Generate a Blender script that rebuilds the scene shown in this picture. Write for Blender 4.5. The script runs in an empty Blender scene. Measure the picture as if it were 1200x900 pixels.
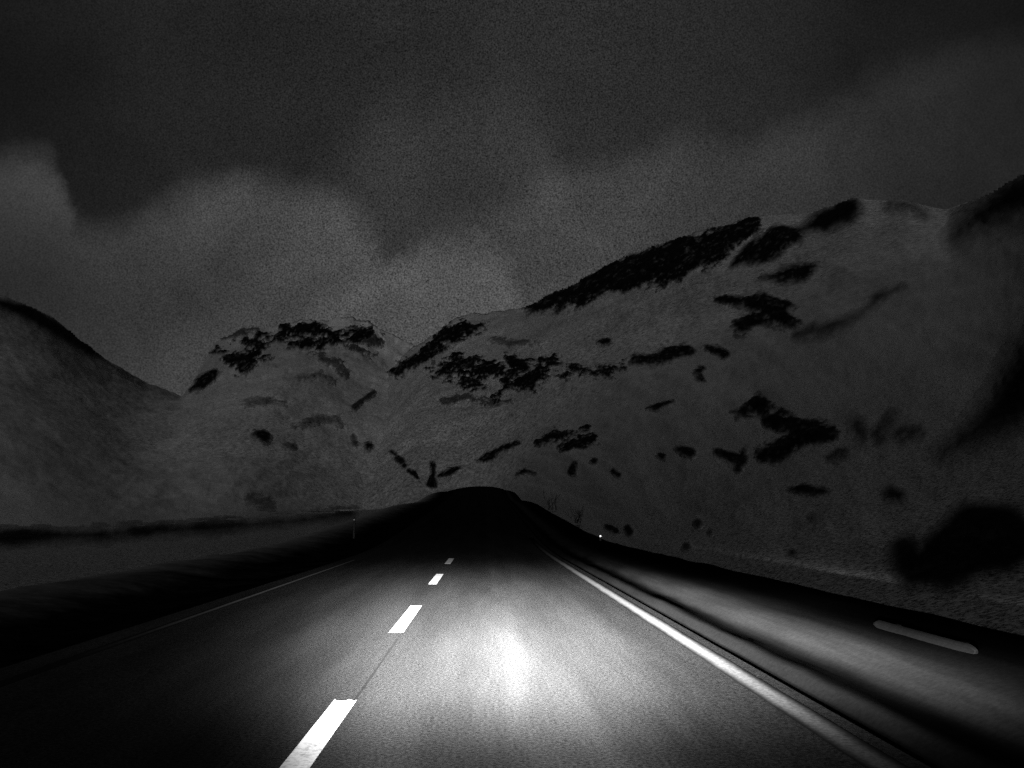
import bpy, bmesh, math, random
import numpy as np
from mathutils import Vector, Matrix, Euler
from mathutils.bvhtree import BVHTree

random.seed(7); rng = np.random.default_rng(11)
S = bpy.context.scene
COL = S.collection

# ------------------------------------------------------------------ camera
F = 1100.0                       # focal length in photo pixels (1200 wide)
CAM = Vector((0, 0, 1.4))
PITCH = math.atan(153 / F); YAW = math.atan(32 / F)
cd = bpy.data.cameras.new('camera'); cam = bpy.data.objects.new('camera', cd); COL.objects.link(cam)
cd.sensor_width = 36; cd.lens = 36 * F / 1200; cd.clip_start = .1; cd.clip_end = 40000
cam.location = CAM
cam.rotation_euler = Euler((math.pi / 2 + PITCH, 0, -YAW), 'XYZ')
S.camera = cam
RM = cam.rotation_euler.to_matrix()
RN = np.array(RM)

def ray(px, py):
    return (RM @ Vector(((px - 600) / F, (450 - py) / F, -1))).normalized()
def azte(px, py):
    d = ray(px, py); return math.atan2(d.x, d.y), d.z / math.hypot(d.x, d.y)

# ------------------------------------------------------------------ helpers
def hash2(ix, iy, seed):
    h = (ix.astype(np.int64) * 374761393 + iy.astype(np.int64) * 668265263 + seed * 982451653) & 0xffffffff
    h = ((h ^ (h >> 13)) * 1274126177) & 0xffffffff
    h = (h ^ (h >> 16)) & 0xffffffff
    return h / 4294967295.0 * 2 - 1
def vnoise(x, y, seed=0):
    ix = np.floor(x); iy = np.floor(y); fx = x - ix; fy = y - iy
    fx = fx * fx * (3 - 2 * fx); fy = fy * fy * (3 - 2 * fy)
    a = hash2(ix, iy, seed); b = hash2(ix + 1, iy, seed); c = hash2(ix, iy + 1, seed); d = hash2(ix + 1, iy + 1, seed)
    return (a * (1 - fx) + b * fx) * (1 - fy) + (c * (1 - fx) + d * fx) * fy
def fbm(x, y, seed=0, oct=5, gain=.55):
    s = np.zeros_like(x, dtype=float); a = 1.; n = 0.
    c, s_ = math.cos(.6), math.sin(.6)
    for k in range(oct):
        s += a * vnoise(x, y, seed + k * 17); n += a; a *= gain
        x, y = (x * c - y * s_) * 2.03, (x * s_ + y * c) * 2.03
    return s / n
def sstep(a, b, x):
    t = np.clip((x - a) / (b - a), 0, 1); return t * t * (3 - 2 * t)

def tag(o, label=None, cat=None, group=None, kind=None):
    if label: o['label'] = label
    if cat: o['category'] = cat
    if group: o['group'] = group
    if kind: o['kind'] = kind
    return o
def mesh_obj(name, verts, faces, mat, parent=None, smooth=True, attrs=None):
    me = bpy.data.meshes.new(name)
    me.from_pydata([tuple(v) for v in verts], [], [tuple(int(i) for i in f) for f in faces])
    if attrs:
        for k, vals in attrs.items():
            at = me.attributes.new(k, 'FLOAT', 'POINT'); at.data.foreach_set('value', np.asarray(vals, dtype=np.float32))
    me.materials.append(mat)
    me.polygons.foreach_set('use_smooth', [smooth] * len(me.polygons))
    me.update()
    o = bpy.data.objects.new(name, me); COL.objects.link(o)
    if parent: o.parent = parent
    return o
def grid_faces(nr, nc):
    i = np.arange(nr - 1)[:, None] * nc + np.arange(nc - 1)[None, :]
    return np.stack([i, i + 1, i + nc + 1, i + nc], -1).reshape(-1, 4)
def empty(name, loc, rz=0):
    o = bpy.data.objects.new(name, None); COL.objects.link(o); o.location = loc; o.rotation_euler = (0, 0, rz)
    o.empty_display_size = .1
    return o

# ------------------------------------------------------------------ node helper
class G:
    """wraps a node tree so sockets can be combined with arithmetic"""
    def __init__(s, tree): s.t = tree; tree.nodes.clear()
    def node(s, typ, **kw):
        n = s.t.nodes.new(typ)
        for k, v in kw.items(): setattr(n, k, v)
        return n
    def put(s, sock, v):
        if isinstance(v, V): s.t.links.new(v.s, sock)
        elif v is not None: sock.default_value = v
    def m(s, op, a, b=None, c=None, clamp=False):
        n = s.node('ShaderNodeMath', operation=op, use_clamp=clamp)
        s.put(n.inputs[0], a)
        if b is not None: s.put(n.inputs[1], b)
        if c is not None: s.put(n.inputs[2], c)
        return V(s, n.outputs[0])
    def ss(s, x, a, b, lo=0., hi=1.):
        n = s.node('ShaderNodeMapRange', interpolation_type='SMOOTHSTEP')
        s.put(n.inputs[0], x); s.put(n.inputs[1], a); s.put(n.inputs[2], b); s.put(n.inputs[3], lo); s.put(n.inputs[4], hi)
        return V(s, n.outputs[0])
    def noise(s, vec, scale, detail=3., rough=.5, dist=0., col=False):
        n = s.node('ShaderNodeTexNoise'); s.put(n.inputs['Vector'], vec)
        n.inputs['Scale'].default_value = scale; n.inputs['Detail'].default_value = detail
        n.inputs['Roughness'].default_value = rough; n.inputs['Distortion'].default_value = dist
        return V(s, n.outputs['Color' if col else 'Fac'])
    def xyz(s, vec):
        n = s.node('ShaderNodeSeparateXYZ'); s.put(n.inputs[0], vec); return [V(s, o) for o in n.outputs]
    def vec(s, x, y, z):
        n = s.node('ShaderNodeCombineXYZ')
        for i, v in enumerate((x, y, z)): s.put(n.inputs[i], v)
        return V(s, n.outputs[0])
    def curve(s, x, pts):
        n = s.node('ShaderNodeFloatCurve'); c = n.mapping.curves[0]
        pts = sorted(pts)
        c.points[0].location = pts[0]; c.points[-1].location = pts[-1]
        for p in pts[1:-1]: c.points.new(*p)
        for p in c.points: p.handle_type = 'AUTO_CLAMPED'
        n.mapping.use_clip = False; n.mapping.update()
        s.put(n.inputs['Value'], x); return V(s, n.outputs[0])
    def attr(s, name):
        n = s.node('ShaderNodeAttribute', attribute_name=name); return V(s, n.outputs['Fac'])
class V:
    def __init__(s, g, sock): s.g = g; s.s = sock
    def __add__(s, o): return s.g.m('ADD', s, o)
    __radd__ = __add__
    def __mul__(s, o): return s.g.m('MULTIPLY', s, o)
    __rmul__ = __mul__
    def __sub__(s, o): return s.g.m('SUBTRACT', s, o)
    def __rsub__(s, o): return s.g.m('SUBTRACT', o, s)
    def __truediv__(s, o): return s.g.m('DIVIDE', s, o)

def material(name, fn, rough=.9, spec=.05):
    m = bpy.data.materials.new(name); m.use_nodes = True
    g = G(m.node_tree)
    out = g.node('ShaderNodeOutputMaterial'); b = g.node('ShaderNodeBsdfPrincipled')
    g.t.links.new(b.outputs[0], out.inputs[0])
    b.inputs['Roughness'].default_value = rough; b.inputs['Specular IOR Level'].default_value = spec
    tc = g.node('ShaderNodeTexCoord'); geo = g.node('ShaderNodeNewGeometry')
    P = V(g, geo.outputs['Position'])
    r = fn(g, P)
    val, bump, bs, bd = (r + (None,) * 4)[:4] if isinstance(r, tuple) else (r, None, None, None)
    n = g.node('ShaderNodeCombineColor')
    for i in range(3): g.put(n.inputs[i], val)
    g.t.links.new(n.outputs[0], b.inputs['Base Color'])
    if bump is not None:
        bn = g.node('ShaderNodeBump'); bn.inputs['Strength'].default_value = bs; bn.inputs['Distance'].default_value = bd
        g.put(bn.inputs['Height'], bump); g.t.links.new(bn.outputs[0], b.inputs['Normal'])
    return m

def snow_val(g, P, gain=1., tex=1.):
    x, y, z = g.xyz(P)
    Q = g.vec(x, y * .28, z)                       # drifts lie across the slope
    big = g.noise(Q, .02, 4, .55)
    mid = g.noise(Q, .11, 7, .72)
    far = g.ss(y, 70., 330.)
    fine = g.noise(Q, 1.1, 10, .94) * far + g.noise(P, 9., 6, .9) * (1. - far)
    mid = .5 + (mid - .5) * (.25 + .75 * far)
    return (g.ss(big, .3, .7, .46 * gain, .62 * gain)) * g.ss(y, 10., 330., .66, 1.2) * g.ss(mid, .3, .7, 1. - .2 * tex, 1. + .14 * tex) * g.ss(fine, .41, .59, .86 - .74 * tex, .86 + .74 * tex)  # light falloff towards the near side slopes painted into the snow colour
def snow_fn(g, P): return snow_val(g, P)
def rock_fn(g, P):
    c = g.attr('cover')
    fine = g.noise(P, .3, 9, .8)
    rock = g.ss(fine, .45, .75, .001, .03)
    s = snow_val(g, P)
    return s * (1. - c) + rock * c
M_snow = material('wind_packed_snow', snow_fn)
def snow_far_fn(g, P):
    x, y, z = g.xyz(P)
    return snow_val(g, P, 1.1, .8) * g.ss(x, -320., -30., .74, 1.12) * g.ss(z, 110., 250., 1., 1.55) * g.ss(y, 60., 500., 1.18, 1.)  # moon-facing summit and dimmer left side painted into the snow colour
M_snow_far = material('light_graded_far_snow', snow_far_fn)
M_rock = material('bare_rock', rock_fn)

# ------------------------------------------------------------------ road profile
ZP = [(-20, 0), (20, 0), (30, .0), (37, .03), (45, .25), (55, .66), (70, 1.25), (89, 2.1), (105, 2.9), (120, 3.7), (135, 4.95), (145, 5.7), (155, 6.0), (170, 5.7), (200, 3.5), (260, 0), (320, -2), (6000, -2)]
zx = np.array([p[0] for p in ZP], float); zz = np.array([p[1] for p in ZP], float)
_ys = np.linspace(-20, 600, 2481); _z = np.interp(_ys, zx, zz)
_k = np.hanning(61); _k /= _k.sum()
_z = np.convolve(np.pad(_z, 30, mode='edge'), _k, 'valid')
def zroad(y): return np.interp(y, _ys, _z)
YS = np.concatenate([np.arange(-6, 60, .5), np.arange(60, 200, 1.5), np.arange(200, 330, 6)])

def crown(x, y): return .055 * np.maximum(np.abs(x + .6) - .5, 0) ** 1.6 * sstep(85, 140, y) + .28 * np.maximum(x - 2.4, 0) * sstep(85, 145, y)
def strip(name, xs, hs, mat, x0=None, noise=0., seed=0, attrs=None):
    xs = np.array(xs, float); X, Y = np.meshgrid(xs, YS); Hh = np.tile(np.array(hs, float), (len(YS), 1))
    Z = zroad(Y) + Hh - crown(X, Y)
    if noise: Z = Z + noise * fbm(X * 2.2, Y * .6, seed, 4) * sstep(0, .4, np.abs(X - x0))
    v = np.stack([X, Y, Z], -1).reshape(-1, 3)
    return mesh_obj(name, v, grid_faces(*X.shape), mat)

LX_R, LX_D, LX_L = 2.26, -1.05, -4.06       # lane lines

def asphalt_fn(g, P):
    x, y, z = g.xyz(P)
    fine = g.noise(P, 38., 7, .8)
    mid = g.noise(g.vec(x * 1.6, y * .12, 0.), 1.0, 4, .6)
    streak = g.noise(g.vec(x * 5., y * .3, 0.), 1.0, 3, .6)
    sheen = g.ss(g.m('ABSOLUTE', x - .27), .02, .24, 1., 0.)
    sheen_wide = g.ss(g.m('ABSOLUTE', x - .55), .0, .5, 1., 0.)
    v = g.ss(fine, .32, .68, .007, .050) * g.ss(y, 28., 60., 1., .42) * g.ss(mid, .3, .7, .78, 1.2) * g.ss(streak, .3, .7, .96, 1.04)  # far road darkened in colour, standing for unlit road past the beam
    v = v * (1. + .22 * sheen * g.ss(streak, .3, .65, .6, 1.1) + .12 * sheen_wide)  # headlight reflection streak painted as a lighter lengthwise band
    return v, fine, .3, .01
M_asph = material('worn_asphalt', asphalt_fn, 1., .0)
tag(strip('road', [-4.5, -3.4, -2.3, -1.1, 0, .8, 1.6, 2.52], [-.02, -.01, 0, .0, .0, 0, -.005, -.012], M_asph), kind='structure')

def verge_r_fn(g, P):
    x, y, z = g.xyz(P)
    xx = x + (g.noise(g.vec(x * .8, y * .35, 0.), 1., 3, .5) - .5) * .12
    st = g.noise(g.vec(x * 7., y * .3, 0.), 1., 4, .6)
    fine = g.noise(P, 20., 6, .75)
    X0, X1 = 2.4, 5.4
    pts = [(2.4, .03), (2.50, .025), (2.56, .012), (2.62, .02), (2.72, .13), (2.80, .11), (2.95, .05), (3.10, .05), (3.25, .2), (3.40, .27), (3.60, .17), (3.85, .045), (4.1, .012), (5.4, .008)]  # ditch shade and the dark above the beam are put into these stripes
    c = g.curve((xx - X0) / (X1 - X0), [((a - X0) / (X1 - X0), b * 3) for a, b in pts])
    return c * .031 * g.ss(st, .3, .7, .8, 1.15) * g.ss(fine, .3, .7, .8, 1.2), fine, .2, .01
M_vr = material('gravel_and_slush', verge_r_fn, 1., 0.)
vrx = [2.50, 2.55, 2.62, 2.68, 2.76, 2.85, 2.95, 3.1, 3.2, 3.3, 3.45, 3.6, 3.75, 3.9, 4.1, 4.3, 4.5, 4.7, 4.95, 5.3, 5.8]
vrh = [-.02, -.07, -.075, -.04, .03, .04, .015, -.02, .0, .05, .11, .17, .21, .25, .29, .33, .36, .36, .28, .05, -.4]
tag(strip('roadside_verge', vrx, vrh, M_vr, 2.5, .035, 3), kind='structure')

def verge_l_fn(g, P):
    x, y, z = g.xyz(P)
    fine = g.noise(P, 4., 6, .75); clump = g.noise(P, .7, 6, .7)
    k = g.ss(x + (clump - .5) * 2., -6.3, -9.4)
    return g.ss(fine, .35, .75, .002, .010) * (1. - k) + k * .30 * g.ss(fine, .3, .7, .8, 1.1)
M_vl = material('dark_turf', verge_l_fn, 1., 0.)
vlx = [-10.5, -9.4, -8.6, -8.0, -7.4, -6.8, -6.2, -5.6, -5.1, -4.7, -4.48]
vlh = [-.5, -.12, .08, .13, .10, .0, -.12, -.15, -.1, -.05, -.03]
tag(strip('roadside_verge', vlx, vlh, M_vl, -4.5, .10, 5), kind='structure')

# ground sheet
gx = np.concatenate([[-9000, -3000, -1200, -500, -250, -160], np.arange(-120, 121, 4.), [160, 250, 500, 1200, 3000, 9000]])
gy = np.concatenate([[-9000, -2000, -300, -60], np.arange(-20, 330, 5.), [400, 600, 1200, 3000, 9000]])
X, Y = np.meshgrid(gx, gy)
w = np.exp(-(np.maximum(np.abs(X + 1) - 8, 0) / 22.) ** 2)
Z = np.interp(Y, _ys, _z) * w - .28 - np.minimum(crown(X, Y), 3.) * w + .12 * fbm(X * .12, Y * .12, 9, 4) * (np.abs(X + 1) > 9) - .35 * (np.abs(X + 1) < 7)
GV = np.stack([X, Y, Z], -1).reshape(-1, 3); GF = grid_faces(*X.shape)
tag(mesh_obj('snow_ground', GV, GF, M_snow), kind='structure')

# ------------------------------------------------------------------ mountains
TV, TF, TN = [], [], 0
def mountain(name, ridge, base, azr, db, dr, nt=150, na=420, amp=.012, seed=0, sexp=.85, nscale=1., mat=None, jag=.004):
    """ridge/base: silhouette control points; db/dr: distance of foot and crest by azimuth"""
    global TN
    ra = np.array(sorted(azte(*p) for p in ridge)); ba = np.array(sorted(azte(*p) for p in base))
    az = np.linspace(azte(azr[0], 500)[0], azte(azr[1], 500)[0], na)
    ter = np.interp(az, ra[:, 0], ra[:, 1]); teb = np.interp(az, ba[:, 0], ba[:, 1])
    k = np.hanning(7); k /= k.sum(); ter = np.convolve(np.pad(ter, 3, mode='edge'), k, 'valid')
    def smooth(a, n):
        k = np.hanning(n); k /= k.sum(); return np.convolve(np.pad(a, n // 2, mode='edge'), k, 'valid')
    kn = na // 10 * 2 + 1
    DB = np.exp(smooth(np.log([db(a) for a in az]), kn)); DR = np.exp(smooth(np.log([dr(a) for a in az]), kn * 2 // 2 * 1 + (kn + 1) % 2))
    teb = smooth(teb, na // 40 * 2 + 1)
    t = np.concatenate([np.linspace(0, 1, nt), 1 + np.linspace(.03, 1, 26) ** 1.2])
    T = t[:, None]; A = az[None, :] + 0 * T
    # even spacing in view of the slope: distances crowd near the foot
    D = np.where(T <= 1, DB * (DR / DB) ** np.minimum(T, 1), DR + DR * .35 * (T - 1))
    s = np.minimum(T, 1) ** sexp
    ter_s = smooth(ter, na // 8 * 2 + 1)
    tmix = ter_s + (ter - ter_s) * sstep(.7, 1., np.minimum(T, 1) + 0 * A)
    te = teb + (tmix - teb) * s
    Xp, Yp = D * np.sin(A), D * np.cos(A)
    L = (60. * nscale)
    q = A * 16 + .35 * s * 9; r_ = s * 9 + D * .0012
    rel = fbm(q, r_, seed, 7, .5)
    rid = 1 - np.abs(fbm(q * .55, r_ * .6, seed + 50, 6, .5)) * 2
    fade = sstep(0, .18, T + 0 * A) 
    te = te + amp * (1 - .6 * sstep(.15, .5, np.abs(A))) * (rel + .5 * rid) * fade * (.35 + .65 * (1 - .75 * sstep(.8, 1., T + 0 * A)))
    jag = jag * (1 - .75 * sstep(.12, .42, np.abs(A)))
    te = te + jag * fbm(A * 70, s * 30, seed + 77, 6, .62) * sstep(.45, 1., T + 0 * A) + jag * .8 * fbm(A * 45, s * 40, seed + 99, 6, .6) * fade
    Zp = CAM.z + D * te
    Zr = (CAM.z + DR * (ter + 0))[None, :]
    back = Zr - (Zr + 3) * np.clip(T - 1, 0, 1) ** .9 + amp * DR * .6 * rel * np.clip(T - 1, 0, .3)
    Zp = np.where(T <= 1, Zp, back)
    v = np.stack([Xp, Yp, Zp], -1).reshape(-1, 3); f = grid_faces(*Xp.shape)
    o = mesh_obj(name, v, f, mat or M_snow); tag(o, kind='structure')
    TV.append(v); TF.append(f + TN); TN += len(v)
    return o

def lerp(a, pts):
    return float(np.interp(a, [azte(p[0], 500)[0] for p in pts], [p[1] for p in pts]))
# big mountain filling the right half
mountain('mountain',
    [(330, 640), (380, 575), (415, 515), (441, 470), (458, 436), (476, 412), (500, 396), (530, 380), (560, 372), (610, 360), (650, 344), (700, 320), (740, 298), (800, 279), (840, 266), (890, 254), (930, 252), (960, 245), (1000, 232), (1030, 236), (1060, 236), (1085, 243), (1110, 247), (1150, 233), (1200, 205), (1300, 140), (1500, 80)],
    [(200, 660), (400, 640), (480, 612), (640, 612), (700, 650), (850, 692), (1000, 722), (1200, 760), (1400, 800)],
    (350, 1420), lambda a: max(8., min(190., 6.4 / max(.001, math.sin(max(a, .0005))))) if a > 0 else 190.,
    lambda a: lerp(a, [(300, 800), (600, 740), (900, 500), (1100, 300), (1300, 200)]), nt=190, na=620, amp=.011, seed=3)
# hillside on the left rising to the far peak
mountain('mountain',
    [(-300, 170), (-150, 270), (-60, 322), (0, 345), (60, 372), (130, 424), (175, 450), (213, 466), (230, 442), (250, 405), (280, 392), (330, 379), (380, 374), (412, 371), (440, 382), (462, 396), (490, 402), (540, 420), (700, 470)],
    [(-300, 634), (0, 634), (200, 632), (300, 628), (420, 640), (700, 645)], (-300, 640), lambda a: lerp(a, [(-300, 70), (100, 75), (300, 110), (450, 230), (700, 240)]),
    lambda a: lerp(a, [(-300, 560), (0, 560), (150, 760), (300, 1200), (640, 1300)]), nt=170, na=640, amp=.009, seed=21, mat=M_snow_far, jag=.006)
TV.append(GV); TF.append(GF + TN)
BVH = BVHTree.FromPolygons([tuple(v) for v in np.concatenate(TV)], [tuple(int(i) for i in f) for f in np.concatenate(TF)])

# ------------------------------------------------------------------ rocks on the slopes
ROCKS = 'dark rocks showing through the snow'
def outcrop(label, strokes, soft=2.5, na=6., nsc=14., ang=-25., cat='rock', name='rock_outcrop', dens=1., thick=.006, oct=5, seed=[0]):
    """strokes: list of polylines of (x, y, r) describing the patch of bare rock; cast on the slope and raised from it"""
    seed[0] += 1
    mx = sum(p[0] for st in strokes for p in st) / sum(len(st) for st in strokes)
    soft *= 1.15 + .4 * min(1.2, abs(mx - 560) / 450) ** 2
    pts = [p for st in strokes for p in st]
    pad = soft * 1.6 + na + 2
    x0 = min(p[0] - p[2] for p in pts) - pad; x1 = max(p[0] + p[2] for p in pts) + pad
    y0 = min(p[1] - p[2] for p in pts) - pad; y1 = max(p[1] + p[2] for p in pts) + pad
    step = max(.9, min(2.6, (x1 - x0) / 60, soft * .5))
    PX, PY = np.meshgrid(np.arange(x0, x1 + step, step), np.arange(y0, y1 + step, step))
    m = np.full(PX.shape, -1e9)
    for st in strokes:
        segs = list(zip(st, st[1:])) if len(st) > 1 else [(st[0], st[0])]
        for a, b in segs:
            dx, dy = b[0] - a[0], b[1] - a[1]; L2 = dx * dx + dy * dy
            t = np.clip(((PX - a[0]) * dx + (PY - a[1]) * dy) / L2, 0, 1) if L2 > 0 else 0 * PX
            d = np.hypot(PX - a[0] - t * dx, PY - a[1] - t * dy)
            m = np.maximum(m, a[2] + (b[2] - a[2]) * t - d)
    ca, sa = math.cos(math.radians(ang)), math.sin(math.radians(ang))
    U = (PX * ca + PY * sa) / (nsc * 1.9); W = (-PX * sa + PY * ca) / nsc
    fine_n = fbm(U * 2.6, W * 3.4, seed[0] * 31 + 9, 5, .75)
    m = m + na * 1.7 * fbm(U, W, seed[0] * 31, oct, .66) + na * .9 * fine_n + min(2.2, na * .3)
    cov = sstep(-soft, soft, m) * dens * (1 - .22 * sstep(.1, .55, fbm(U * 3.1, W * 5., seed[0] * 7 + 3, 5, .75)) * (soft < 6))
    keep = (m > -soft * 1.1)
    if soft < 5:                      # a skirt buried under the snow ties the showing pieces together
        k = keep.copy()
        for _ in range(max(2, int(9 / step))):
            q = k.copy(); q[:-1] |= k[1:]; q[1:] |= k[:-1]; q[:, :-1] |= k[:, 1:]; q[:, 1:] |= k[:, :-1]; k = q
        show = keep; keep = k
    else: show = keep
    # cast the patch on the terrain
    H = np.zeros(PX.shape + (3,)); Nn = np.zeros_like(H); ok = np.zeros(PX.shape, bool)
    need = keep.copy()
    need[:-1] |= keep[1:]; need[1:] |= keep[:-1]; need[:, :-1] |= keep[:, 1:]; need[:, 1:] |= keep[:, :-1]
    for i, j in zip(*np.nonzero(need)):
        d = ray(PX[i, j], PY[i, j]); loc, nor, idx, dist = BVH.ray_cast(CAM, d)
        if loc is None or dist > 2600: continue
        if nor.dot(d) > 0: nor = -nor
        H[i, j] = loc; Nn[i, j] = nor; ok[i, j] = True
    rough = fbm(PX / 6., PY / 5., seed[0] * 13 + 5, 4, .6)
    dist = np.linalg.norm(H - np.array(CAM), axis=-1)
    prof = np.clip((m + soft * .8) / (soft + 8.), 0, 1.5) ** (.5 if soft < 3.4 else 1.6)
    lift = dist * thick * (prof * (.75 + .5 * rough)) * .55 - dist * .0004 * (m < -soft * .6) - dist * .0012 * (~show)
    P = H + Nn * lift[..., None]
    # drop cells that straddle a depth jump
    idx = -np.ones(PX.shape, int); use = need & ok
    faces = []; usedv = np.zeros(PX.shape, bool)
    for i in range(PX.shape[0] - 1):
        for j in range(PX.shape[1] - 1):
            q = [(i, j), (i, j + 1), (i + 1, j + 1), (i + 1, j)]
            if all(use[a] for a in q) and any(keep[a] for a in q):
                ds = [dist[a] for a in q]
                if max(ds) < min(ds) * 1.5:
                    faces.append(q)
                    for a in q: usedv[a] = True
    if faces:                          # one connected piece per rock
        par = {}
        def find(a):
            while par.setdefault(a, a) != a: par[a] = par[par[a]]; a = par[a]
            return a
        for q in faces:
            for a in q[1:]: par[find(a)] = find(q[0])
        cnt = {}
        for q in faces: cnt[find(q[0])] = cnt.get(find(q[0]), 0) + 1
        top = max(cnt, key=cnt.get)
        faces = [q for q in faces if find(q[0]) == top]
        usedv[:] = False
        for q in faces:
            for a in q: usedv[a] = True
    if not faces: print('EMPTY OUTCROP', label); return
    idx[usedv] = np.arange(usedv.sum())
    v = P[usedv]; c = cov[usedv]
    # origin at the lowest point of the patch
    o0 = v[np.argmin(v[:, 2])]
    ob = mesh_obj(name, v - o0, [[idx[a] for a in reversed(q)] for q in faces], M_rock, attrs={'cover': c})
    ob.location = o0
    tag(ob, label, cat, ROCKS)
    return ob

O = outcrop
O('long jagged black crag forming the middle of the right ridge skyline', [[(618, 360, 3), (650, 354, 9), (700, 334, 13), (750, 316, 20), (790, 306, 25), (830, 291, 19), (865, 274, 14), (888, 262, 5)]], 2.2, 8, 13, -28, name='rock_outcrop')
O('black crag just right of the long ridge crag, split from it by a snow gully', [[(858, 311, 4), (885, 296, 13), (912, 281, 16), (932, 277, 8)]], 3.5, 4, 14, -30)
O('highest black crag at the summit of the right ridge', [[(935, 272, 5), (965, 261, 12), (998, 245, 13)]], 5, 3, 14, -25)
O('faint grey rock streak right of the ridge summit', [[(1045, 240, 5), (1068, 243, 7), (1083, 252, 4)]], 7, 3, 14, 20, dens=.8)
O('blurred dark crag high at the right edge of the picture', [[(1122, 278, 8), (1150, 255, 18), (1185, 237, 24), (1230, 215, 32)]], 15, 4, 25, -35)
O('small dark rock below the split crag, under the right ridge', [[(893, 325, 2), (915, 324, 7), (940, 319, 9), (957, 311, 3)]], 4, 4, 10, -10)
O('dark spread rock patch at mid height below the small rock under the ridge', [[(840, 352, 2), (875, 355, 8), (905, 362, 14), (930, 374, 6)], [(890, 372, 9), (868, 384, 9)]], 4, 8, 11, 5)
O('soft dark streak of rock running up to the right below the summit', [[(935, 393, 5), (958, 388, 8), (985, 380, 7), (1010, 368, 3), (1030, 350, 4), (1060, 335, 2)]], 6, 4, 14, -35, dens=.85)
O('ragged black crag at the left shoulder of the right mountain', [[(465, 437, 3), (490, 420, 7), (510, 404, 8), (530, 390, 7)], [(525, 394, 6), (545, 386, 5), (568, 383, 2)]], 2, 8, 8, -22, name='rock_outcrop')
O('broken black rock band with snow streaks in the centre of the mountain face', [[(500, 430, 1), (540, 428, 9), (575, 434, 9), (615, 446, 7), (650, 424, 3)], [(530, 448, 3), (560, 452, 5), (582, 462, 4)], [(630, 438, 8), (600, 422, 3), (660, 440, 2)]], 2, 11, 8, -12)
O('thin row of dark rocks leading right from the central rock band', [[(668, 432, 3), (700, 437, 4), (730, 428, 2)], [(700, 430, 2), (715, 440, 4)]], 2, 6, 7, -8)
O('dark rock pair on the face below the lower end of the ridge crag', [[(745, 423, 5), (770, 422, 6)], [(780, 415, 8), (806, 410, 7)]], 2.6, 4, 9, -8)
O('dark rock blot right of the rock pair on the face', [[(830, 407, 3), (848, 414, 5)], [(820, 435, 5), (824, 444, 3)]], 3, 4, 9, 10)
O('tiny dark rock alone on snow under the long ridge crag', [[(702, 402, 2), (714, 400, 3)]], 2, 2, 6, -5)
O('thin slanting rock alone in the open snow of the middle slope', [[(758, 480, 1), (772, 476, 3.5), (790, 471, 2)]], 2, 2, 7, -20)
O('upper black rock rib above the crest of the road', [[(630, 519, 3), (645, 512, 6), (664, 508, 3), (690, 500, 1)]], 1.8, 5, 6, -18)
O('lower black rock rib just under the upper rib above the road crest', [[(660, 526, 3), (678, 521, 5), (698, 515, 4)], [(680, 512, 2), (696, 508, 1)]], 1.8, 4, 6, -18)
O('small upright dark boulder below the two rock ribs', [[(674, 544, 3), (671, 553, 4)]], 1.8, 2, 5, 80, name='boulder', cat='boulder')
O('tiny round boulder under the right end of the lower rib', [[(696, 541, 4)]], 1.8, 1.5, 5, 0, name='boulder', cat='boulder')
O('tiny boulder in open snow right of the upright boulder', [[(719, 553, 2.5), (726, 557, 3)]], 1.8, 1.5, 5, 0, name='boulder', cat='boulder')
O('thin arched rock lying just above the right of the road crest', [[(607, 556, 1.6), (616, 552, 2.4), (628, 555, 1.3)]], 1.6, 2, 5, 0)
O('faint slanting rock between the cairn rocks and the rib above the road', [[(560, 541, 2), (574, 536, 4.5), (590, 527, 2), (610, 519, .6)]], 1.8, 3, 6, -30)
O('tall thin stack of dark rocks standing just left of the road crest', [[(507, 545, 3), (507, 556, 2.4), (506, 567, 6)]], 1.6, 1.8, 5, 90)
O('flat dark rock lying right of the thin rock stack at the road crest', [[(515, 559, 2), (527, 554, 4), (539, 549, 2)]], 1.6, 2, 5, -20)
for lab, st in [
    ('highest and smallest in the slanting row of dark boulders left of the crest', [(459, 530, 2), (464, 533, 2)]),
    ('second boulder down the slanting row left of the crest, wide and dark', [(466, 539, 3.4), (470, 541, 4)]),
    ('third boulder down the slanting row left of the crest', [(474, 547, 3.4)]),
    ('lowest boulder of the slanting row, nearest the dark road crest', [(479, 553, 2.6), (485, 556, 3), (489, 561, 1.6)])]:
    O(lab, [st], 1.5, 1.5, 5, 30, name='boulder', cat='boulder')
O('dark round boulder up the slope left of the slanting boulder row', [[(431, 524, 4), (435, 523, 3)]], 1.8, 2, 5, 0, name='boulder', cat='boulder')
O('faint grey boulder left of the dark round boulder in the valley', [[(413, 512, 2.5), (416, 520, 3)]], 2.5, 2, 5, 0, name='boulder', cat='boulder', dens=.75)
O('black wedge shaped boulder on the valley snow below the left peak', [[(300, 510, 4), (309, 513, 6.5)]], 2.6, 2.5, 7, 15, name='boulder', cat='boulder')
O('small flat boulder just right of the black wedge boulder', [[(332, 523, 2), (342, 525, 3)]], 2.6, 2, 6, 5, name='boulder', cat='boulder', dens=.8)
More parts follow.
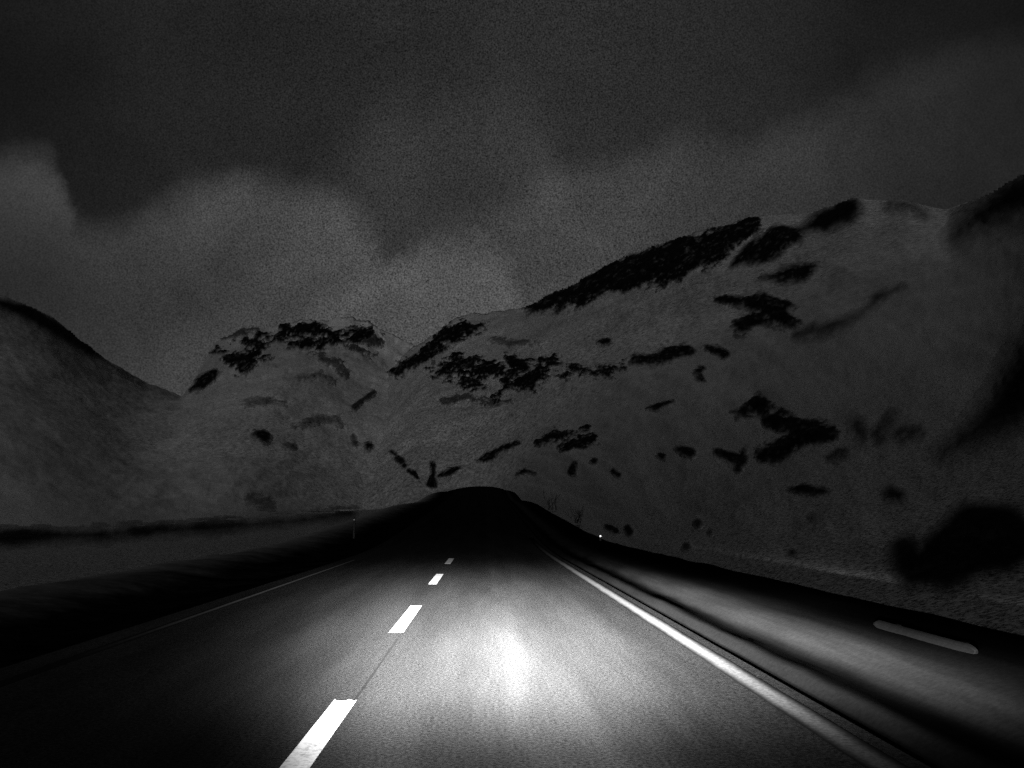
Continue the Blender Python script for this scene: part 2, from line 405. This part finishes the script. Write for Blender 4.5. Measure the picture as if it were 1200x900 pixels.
# lower right slope
O('large broken black rock mass on the lower right slope', [[(868, 482, 6), (888, 477, 12), (905, 495, 11)], [(905, 492, 10), (930, 500, 10), (955, 508, 15), (970, 515, 8)], [(940, 515, 12), (915, 527, 13), (893, 536, 8)]], 3.6, 9, 13, -15)
O('blurred grey rock cluster right of the large broken rock mass', [[(1005, 498, 10), (1012, 512, 7)], [(1028, 510, 8), (1048, 492, 8)], [(1055, 510, 7), (1078, 505, 5)]], 7, 6, 14, -30, dens=.85)
O('dark boulder with a thin tail on open snow left of the three cornered boulder', [[(792, 525, 1.5), (802, 529, 5), (811, 532, 5)]], 2.2, 2, 7, 15, name='boulder', cat='boulder')
O('three cornered black boulder below the large broken rock mass', [[(842, 530, 4), (858, 537, 6), (869, 541, 8)], [(871, 530, 3), (866, 549, 4)]], 2.4, 2, 8, 15, name='boulder', cat='boulder')
O('little dark boulder left of the boulder with a thin tail', [[(776, 536, 4)]], 2, 2, 6, 0, name='boulder', cat='boulder')
O('soft grey boulder just below the blurred grey rock cluster', [[(972, 538, 3), (986, 532, 7)]], 4.5, 3, 8, -15, name='boulder', cat='boulder', dens=.8)
O('long flat rock lying level in the snow of the lower right slope', [[(926, 575, 2), (943, 573, 6), (970, 577, 3)]], 3.5, 3, 8, 5)
O('dark round boulder above the huge black boulder at right', [[(1044, 579, 8), (1054, 582, 7)]], 5, 2, 10, 10, name='boulder', cat='boulder')
O('faint grey boulder in snow below the long flat rock', [[(953, 607, 4.5)]], 4, 2, 8, 0, name='boulder', cat='boulder', dens=.6)
O('small dark boulder in the snow straight above a pair of specks by the right verge', [[(818, 614, 4.5)]], 2.4, 1.5, 6, 0, name='boulder', cat='boulder', dens=.9)
O('tiny faint boulder just right of the small dark one above the verge', [[(833, 624, 2.6)]], 2.2, 1.5, 6, 0, name='boulder', cat='boulder', dens=.6)
O('small grey boulder low on the snow close above the right verge', [[(805, 642, 4)]], 2.6, 1.5, 6, 0, name='boulder', cat='boulder', dens=.85)
O('small boulder alone on the snow between the low grey boulder and the huge black one', [[(930, 649, 4.5)]], 3, 1.5, 6, 0, name='boulder', cat='boulder', dens=.9)
O('left one of two dark boulders sitting close together above the right verge', [[(712, 618, 3), (722, 622, 4)]], 1.8, 2, 6, 25, name='boulder', cat='boulder')
O('right one of two dark boulders sitting close together above the right verge', [[(737, 619, 4), (738, 624, 4)]], 1.8, 1.5, 6, 0, name='boulder', cat='boulder')
O('huge blurred black boulder low at the right edge above the verge', [[(1064, 650, 20), (1074, 672, 20), (1110, 658, 36), (1142, 632, 42), (1172, 634, 42)]], 7.5, 3, 40, -10, name='boulder', cat='boulder', thick=.006, oct=3)
O('long blurred dark rock buttress down the far right edge of the slope', [[(1110, 530, 6), (1140, 512, 14), (1170, 490, 24), (1215, 450, 42), (1260, 420, 60)]], 16, 5, 30, -40)
# left side
O('small dark rock on the snow shoulder left of the far peak summit', [[(262, 397, 2), (280, 391, 3), (300, 386, 2)]], 2, 4, 6, -15, dens=.8)
O('dark flecks of rock on the right flank of the far left peak', [[(405, 388, 2), (425, 396, 4), (442, 404, 3)], [(415, 408, 2), (432, 414, 2)]], 2, 6, 6, 15, dens=.85)
O('scattered dark rock flecks in the snow just under the central rock band', [[(520, 470, 1), (548, 466, 2), (575, 474, 2), (600, 470, 1)]], 1.8, 6, 6, -10, dens=.8)
O('faint rock speckle on the snow between the left shoulder crag and the ridge crag', [[(575, 398, 1), (600, 404, 2), (628, 400, 1.5)]], 1.8, 5, 6, -10, dens=.7)
O('grey rock flecks low on the far peak beside the right mountain', [[(365, 416, 2), (390, 424, 3), (402, 436, 3)]], 2, 6, 6, 10, dens=.75)
O('long black rock blade on the skyline of the left hillside', [[(-60, 338, 6), (0, 357, 6), (30, 366, 9), (70, 389, 9), (105, 411, 6), (122, 420, 2)]], 3.6, 2, 20, 32)
O('faint tail of rock below the black blade on the left hillside', [[(132, 430, 2), (152, 441, 2)]], 4, 2, 10, 32, dens=.55)
O('black cliff at the left foot of the far peak', [[(224, 458, 2), (238, 447, 7), (250, 438, 6)]], 2, 3, 8, -40)
O('mottled black rock face below the summit of the far left peak', [[(256, 412, 5), (285, 424, 9), (308, 410, 7)], [(292, 402, 3), (330, 396, 5), (365, 386, 6), (395, 392, 4)], [(345, 404, 4), (385, 402, 3), (410, 400, 3), (432, 388, 2)]], 2.2, 11, 8, -20)
O('faint streak of rock in the snow under the far left peak', [[(350, 444, 2), (375, 441, 3), (390, 448, 2)]], 2.6, 4, 8, 12, dens=.6)
O('thin slanting rock line between the far peak and the right mountain', [[(413, 478, 2), (428, 468, 2.6), (438, 460, 2)]], 1.8, 2, 6, -38, dens=.9)
O('dim scatter of rock low under the far left peak', [[(290, 474, 2), (312, 470, 2.4), (332, 472, 2)]], 3, 4, 9, 0, dens=.6)
O('dim speckled rock patch in the middle of the left valley', [[(345, 500, 1), (372, 494, 2), (392, 490, 3), (398, 498, 1)]], 2.6, 5, 7, 10, dens=.6)
O('long dark band of bare ground along the foot of the left hillside', [[(-80, 634, 9), (0, 631, 9), (100, 628, 7), (220, 621, 6), (300, 615, 4), (360, 610, 4), (410, 602, 3)]], 7, 5, 30, -3, thick=.004, name='bare_ground_patch', cat='bare ground')
O('faint dark smudge of bare ground above the dark band in the valley', [[(295, 586, 4), (315, 590, 6)]], 6, 4, 12, 5, dens=.55, thick=.001, name='bare_ground_patch', cat='bare ground')

# ------------------------------------------------------------------ road markings
def paint_fn(lo, hi, wear):
    def fn(g, P):
        x, y, z = g.xyz(P)
        n = g.noise(P, 26., 6, .75); w_ = g.noise(g.vec(x * 3., y * .7, 0.), 1.5, 4, .6)
        return g.ss(n * .6 + w_ * .4, wear, wear + .2, lo, hi)
    return fn
M_dash = material('road_paint', paint_fn(.28, .85, .35), 1., .0)
def soft_edge_fn(g, P):
    x, y, z = g.xyz(P); a = g.attr('across')
    n = g.noise(P, 26., 6, .75); w_ = g.noise(g.vec(x * 3., y * .7, 0.), 1.5, 4, .6)
    worn = g.ss(a + (w_ - .5) * .5, .15, 1., 1., 0.)
    return (g.ss(n, .3, .7, .10, .30) * worn * g.ss(y, 2., 11., .2, 1.) * g.m('MAXIMUM', g.ss(x, -1., 0.), g.ss(y, 9., 17., 0., .75)) + .015) * g.ss(y, 20., 46., 1., .02)  # near, left and far fades put the loss of headlight into the paint
M_edge = material('worn_beam_faded_paint', soft_edge_fn, 1., 0.)
M_tar = material('tar', lambda g, P: g.ss(g.noise(P, 30., 4, .6), .3, .7, .008, .02), .7, .05)
def marking(name, x, wd, y0, y1, mat, lift=.006, seed=0, taper=0.):
    n = max(4, int((y1 - y0) / .25)); ys = np.linspace(y0, y1, n)
    xs = np.linspace(-.5, .5, 9); Xm, Ym = np.meshgrid(xs, ys)
    j = (rng.random(Ym.shape) - .5) * .02
    Yj = Ym + j * ((Ym == ys[0]) | (Ym == ys[-1])) * 4
    Xj = x + Xm * wd + .006 * fbm(Ym * 1.7 + seed, Xm * 9, seed, 3) 
    hx = np.interp(Xj, [-4.5, -3.4, -2.3, 1.6, 2.52], [-.02, -.01, 0, -.005, -.012])
    Zj = zroad(Yj) + hx + lift - crown(Xj, Yj)
    v = np.stack([Xj, Yj, Zj], -1).reshape(-1, 3)
    o0 = np.array([x, y0, float(zroad(y0))]); 
    ob = mesh_obj(name, v - o0, grid_faces(*Xm.shape), mat, attrs={'across': np.abs(Xm * 2).reshape(-1)}); ob.location = o0
    return ob
def yof(py): return F * 1.4 / (py - 603.)
DASH = 'broken white centre line dashes'
period = 7.22
labs = ['nearest and largest white dash of the centre line, cut by the lower picture edge', 'second white dash of the centre line, at the top of the thin tar seam',
        'third small white dash of the centre line, near the end of the light', 'fourth tiny dim dash of the centre line, where the dark road begins',
        'fifth barely lit dash of the centre line, on the black rise']
for k in range(4):
    far = (7.43, 14.87, 22.7, 30.6)[k]
    tag(marking('lane_dash', LX_D, .17, far - 3.3, far, M_dash, seed=k), labs[k], 'road marking', DASH)
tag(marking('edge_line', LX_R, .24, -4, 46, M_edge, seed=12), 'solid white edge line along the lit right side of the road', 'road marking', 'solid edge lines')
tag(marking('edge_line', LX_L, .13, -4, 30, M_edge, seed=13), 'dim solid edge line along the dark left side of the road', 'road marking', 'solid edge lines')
tag(marking('tar_seam', LX_D + .07, .022, 7.2, 11.0, M_tar, .004, 3), 'thin dark tar seam between the nearest and second centre dash', 'tar seam')

# ------------------------------------------------------------------ roadside things
def mat_flat(name, v, rough=.6, spec=.3, emit=0):
    def fn(g, P): return g.ss(g.noise(P, 25., 4, .6), .3, .7, v * .75, v * 1.15)
    m = material(name, fn, rough, spec)
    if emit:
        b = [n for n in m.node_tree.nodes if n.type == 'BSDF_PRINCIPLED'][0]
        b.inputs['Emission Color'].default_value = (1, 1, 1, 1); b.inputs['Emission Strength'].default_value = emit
    return m
M_post = mat_flat('weathered_plastic', .018); M_refl = mat_flat('reflector_glass', .8, .2, .5, 1.6); M_refl_dim = mat_flat('dull_reflector_glass', .3, .3, .5, .05)  # emission stands in for the headlight glint off the reflectors
M_streak = mat_flat('streak_bar_grey', .005, .7, .1); M_wood = mat_flat('dark_wood', .03)

def prism(bm, prof, z0, z1, top=1.):
    a = [bm.verts.new((x, y, z0)) for x, y in prof]; b = [bm.verts.new((x * top, y * top, z1)) for x, y in prof]
    n = len(prof)
    for i in range(n): bm.faces.new((a[i], a[(i + 1) % n], b[(i + 1) % n], b[i]))
    bm.faces.new(list(reversed(a))); bm.faces.new(b)
def bm_obj(name, bm, mat, parent, smooth=False):
    bmesh.ops.recalc_face_normals(bm, faces=bm.faces)
    me = bpy.data.meshes.new(name); bm.to_mesh(me); bm.free(); me.materials.append(mat)
    me.polygons.foreach_set('use_smooth', [smooth] * len(me.polygons))
    o = bpy.data.objects.new(name, me); COL.objects.link(o); o.parent = parent
    return o
def delineator(x, y, z, hgt, label, refl, rh=.12):
    e = empty('delineator_post', (x, y, z))
    tag(e, label, 'marker post', 'roadside marker posts')
    prof = [(-.05, -.025), (-.03, -.045), (.03, -.045), (.05, -.025), (.05, .02), (.0, .045), (-.05, .02)]
    bm = bmesh.new(); prism(bm, prof, -.25, hgt - .04); prism(bm, [(p[0] * .96, p[1] * .96) for p in prof], hgt - .04, hgt, .55)
    bm_obj('post', bm, M_post, e)
    bm = bmesh.new()
    r = [(.035 * math.cos(t), .035 * math.sin(t)) for t in np.linspace(0, 2 * math.pi, 17)[:-1]]
    prism(bm, r, 0, .012, .85)
    o = bm_obj('reflector', bm, refl, e); o.rotation_euler = (math.pi / 2, 0, 0); o.location = (0, -.046, hgt - rh)
    return e
delineator(4.5, 36.8, float(zroad(36.8)) + .3, .30, 'short dark marker post with a bright glinting reflector on the right verge', M_refl, .08)
delineator(-6.35, 46.5, float(zroad(46.5)) - .1, 1.05, 'dark marker post with a dull reflector on the far left verge', M_refl_dim, .12)

# low rail added for a blurred reflector streak, right verge
ge = empty('reflector_streak', (3.98, 7.7, float(zroad(9)) + .20))
tag(ge, 'short low pale rail added for a reflector streak on the dark right verge', 'reflector_streak')
bm = bmesh.new()
wp = [(0, -.075), (-.02, -.06), (-.028, -.035), (-.004, -.012), (-.004, .012), (-.028, .035), (-.02, .06), (0, .075)]
n = 15; rows = []
for i in range(n):
    t = (0, .006, .018, .05, .15, .25, .37, .5, .63, .75, .85, .95, .982, .994, 1)[i]; y = t * 2.0; sc_ = min(1, math.sqrt(min(t, 1 - t) / .05) + .05); fl = .12 * max(0, .12 - t) + .12 * max(0, t - .9)
    rows.append([bm.verts.new((a + fl, y, b * .62 * sc_ + .10)) for a, b in wp])
for r0, r1 in zip(rows, rows[1:]):
    for i in range(len(wp) - 1): bm.faces.new((r0[i], r0[i + 1], r1[i + 1], r1[i]))
ro = bm_obj('bar', bm, M_streak, ge, True)
for py_ in (.35, 1.65):  # posts added under the streak bar
    bm = bmesh.new(); prism(bm, [(.012, -.04), (.022, -.05), (.10, -.05), (.11, -.04), (.11, .04), (.10, .05), (.022, .05), (.012, .04)], -.35, .13, .97)
    p = bm_obj('post', bm, M_wood, ge); p.location = (0, py_, 0)

# bare shrubs at the shoulders of the crest
M_twig = mat_flat('bare_twigs', .015, .9, .05)
def shrub(x, y, z, h, label, n=70, spread=.8, seed=0):
    r = random.Random(seed); bm = bmesh.new()
    def twig(p, d, L, rad, lev):
        d = d.normalized(); q = p; pts = [p]
        for k in range(3):
            d = (d + Vector((r.uniform(-.25, .25), r.uniform(-.25, .25), r.uniform(-.05, .2)))).normalized(); q = q + d * L / 3; pts.append(q)
        ring0 = None
        for k, c in enumerate(pts):
            rr = rad * (1 - k / 3.4); u = d.orthogonal().normalized(); w_ = d.cross(u)
            ring = [bm.verts.new(c + (u * math.cos(t) + w_ * math.sin(t)) * rr) for t in (0, 2.09, 4.19)]
            if ring0:
                for i in range(3): bm.faces.new((ring0[i], ring0[(i + 1) % 3], ring[(i + 1) % 3], ring[i]))
            ring0 = ring
        if lev:
            for k in range(3):
                twig(pts[r.randint(1, 3)], d + Vector((r.uniform(-.8, .8), r.uniform(-.8, .8), r.uniform(-.1, .6))), L * .55, rad * .6, lev - 1)
    for i in range(n // 8):
        a = r.uniform(0, 6.28); s_ = r.uniform(.1, spread)
        twig(Vector((r.uniform(-.3, .3) * h, r.uniform(-.3, .3) * h, 0)), Vector((math.cos(a) * s_, math.sin(a) * s_, 1)), h * r.uniform(.5, .8), h * .022, 2)
    o = bm_obj('bare_shrub', bm, M_twig, None); o.location = (x, y, z)
    tag(o, label, 'shrub', 'bare shrubs beside the road crest')
shrub(6.1, 62, float(zroad(62)) - .1, 1.0, 'bare dark shrub on the right shoulder of the road rise', 110, seed=1)
shrub(6.3, 88, float(zroad(88)) - .2, 1.6, 'thin bare shrub highest up beside the right of the road crest', 60, seed=2)

# ------------------------------------------------------------------ headlights of the car (real lamps with a low beam pattern)
def headlight(x, power):
    L = bpy.data.lights.new('headlight', 'SPOT'); L.spot_size = math.radians(130); L.spot_blend = .3; L.shadow_soft_size = .06
    L.energy = power; L.use_nodes = True
    g = G(L.node_tree); out = g.node('ShaderNodeOutputLight'); em = g.node('ShaderNodeEmission'); g.t.links.new(em.outputs[0], out.inputs[0])
    geo = g.node('ShaderNodeNewGeometry'); X_, Y_, Z_ = g.xyz(V(g, geo.outputs['Incoming']))
    e = 0. - Z_ / Y_; a = X_ / Y_
    ev = [(-.05, 0), (0., .0), (.012, .006), (.022, .06), (.027, .26), (.033, .58), (.041, .93), (.050, 1.0), (.06, .96), (.088, .55), (.108, .28), (.148, .032), (.19, .0055), (.25, .002), (.35, .001)]
    av = [(-.9, 0), (-.6, .001), (-.42, .003), (-.33, .007), (-.27, .02), (-.21, .075), (-.16, .24), (-.10, .56), (-.05, .88), (0, .96), (.05, .96), (.10, .78), (.17, .38), (.26, .20), (.36, .10), (.5, .05), (.65, .02), (.9, .004)]
    ec = g.curve((e + .05) / .4, [((p + .05) / .4, q) for p, q in ev]); ac = g.curve((a + .9) / 1.8, [((p + .9) / 1.8, q) for p, q in av])
    side = g.ss(a, .33, .5)
    g.put(em.inputs['Strength'], g.m('MAXIMUM', ec * ac * (1. - side * g.ss(e, .035, .075, 1., 0.)), 0.))
    o = bpy.data.objects.new('headlight', L); COL.objects.link(o)
    o.location = (x, 1.8, .65); o.rotation_euler = (math.radians(90), 0, 0)
headlight(.55, 770000); headlight(-.45, 770000)

# ------------------------------------------------------------------ moonlight and night sky
SUN_EL = math.radians(12); SUN_AZ = math.radians(184)      # behind the camera
sl = bpy.data.lights.new('moon', 'SUN'); sl.energy = .46; sl.angle = math.radians(3); sl.color = (1, 1, 1)
so = bpy.data.objects.new('moon', sl); COL.objects.link(so)
d = Vector((math.sin(SUN_AZ) * math.cos(SUN_EL), math.cos(SUN_AZ) * math.cos(SUN_EL), math.sin(SUN_EL)))
so.rotation_euler = d.to_track_quat('Z', 'Y').to_euler()

W = bpy.data.worlds.new('World'); S.world = W; W.use_nodes = True
g = G(W.node_tree)
out = g.node('ShaderNodeOutputWorld'); bg = g.node('ShaderNodeBackground'); g.t.links.new(bg.outputs[0], out.inputs[0])
tc = g.node('ShaderNodeTexCoord'); D = V(g, tc.outputs['Generated'])
x, y, z = g.xyz(D)
def off(sc, det, amp, z0):
    n = g.noise(g.vec(x, y, z + z0), sc, det, .6); return (n - .5) * amp
az = g.m('ARCTAN2', x, y) + off(9, 9, .09, 0.); el = g.m('ARCSINE', z) + off(10, 9, .08, 4.)
# position along the horizon / above it in units of the tables below
def AE(px, py):
    a, t = azte(px, py); return (a + .8) / 1.6, (math.atan(t) + .15) / .9
u = (az + .8) / 1.6; v = (el + .15) / .9
def layer(pts, soft, fade, band=None, foot=0.):
    top = g.curve(u, [AE(*p) for p in pts])
    dlt = top - v
    f_ = g.ss(v, AE(600, band[1])[1], AE(600, band[0])[1], foot, 1.) if band else g.ss(dlt, 0., fade, 1., 0.)
    return g.ss(dlt, -soft, soft) * f_
wide = g.ss(g.m('ABSOLUTE', u - .5), .05, .42, 1., 0.)
hi = g.ss(v, .3, .75, 1., 0.)
mott = g.ss(g.noise(D, 5., 6, .6, .4), .3, .7, .78, 1.22)
base = (.003 + .021 * wide) * (.75 + .25 * hi) + .002
low = g.ss(v, .22, .48, 1., 0.) * .016
L1 = layer([(-260, 215), (-120, 190), (0, 180), (38, 181), (60, 196), (74, 235), (92, 260), (112, 262), (200, 236), (250, 222), (290, 210), (335, 216), (385, 230), (420, 256), (450, 300), (490, 370), (540, 410), (620, 520)], .03, .17, (235, 385), .22)
L2 = layer([(330, 470), (400, 370), (440, 325), (475, 298), (520, 284), (565, 286), (588, 303), (606, 335), (650, 400), (760, 520)], .034, .16, (290, 400), .3)
L3 = layer([(300, 420), (420, 330), (520, 262), (600, 236), (650, 214), (740, 182), (810, 164), (860, 176), (900, 166), (960, 140), (1060, 80), (1200, 60), (1350, 60)], .03, .42)
L4 = layer([(340, 260), (400, 190), (460, 140), (540, 120), (620, 150), (660, 220), (720, 300)], .06, .22)
sky = (base + low) * mott + g.m('MAXIMUM', L1 * .048, L2 * .047) * mott + L3 * (.007 + .018 * wide) * mott + L4 * .012 * mott
st = g.node('ShaderNodeTexSky'); st.sky_type = 'NISHITA'; st.sun_disc = False; st.sun_elevation = SUN_EL; st.sun_rotation = SUN_AZ
bw = g.node('ShaderNodeRGBToBW'); g.t.links.new(st.outputs[0], bw.inputs[0])
sky = sky + V(g, bw.outputs[0]) * .0006
grain = g.noise(D, 640., 1, .7)
sky = sky * (1. + (grain - .5) * (.6 + 2.4 * wide))
cc = g.node('ShaderNodeCombineColor')
for i in range(3): g.put(cc.inputs[i], sky)
g.t.links.new(cc.outputs[0], bg.inputs[0]); bg.inputs[1].default_value = 1.

# ------------------------------------------------------------------ render settings
S.view_settings.view_transform = 'Standard'; S.view_settings.look = 'None'; S.view_settings.exposure = 0; S.view_settings.gamma = 1
S.render.engine = 'CYCLES'; S.cycles.use_denoising = False; S.cycles.max_bounces = 3; S.cycles.sample_clamp_indirect = .15
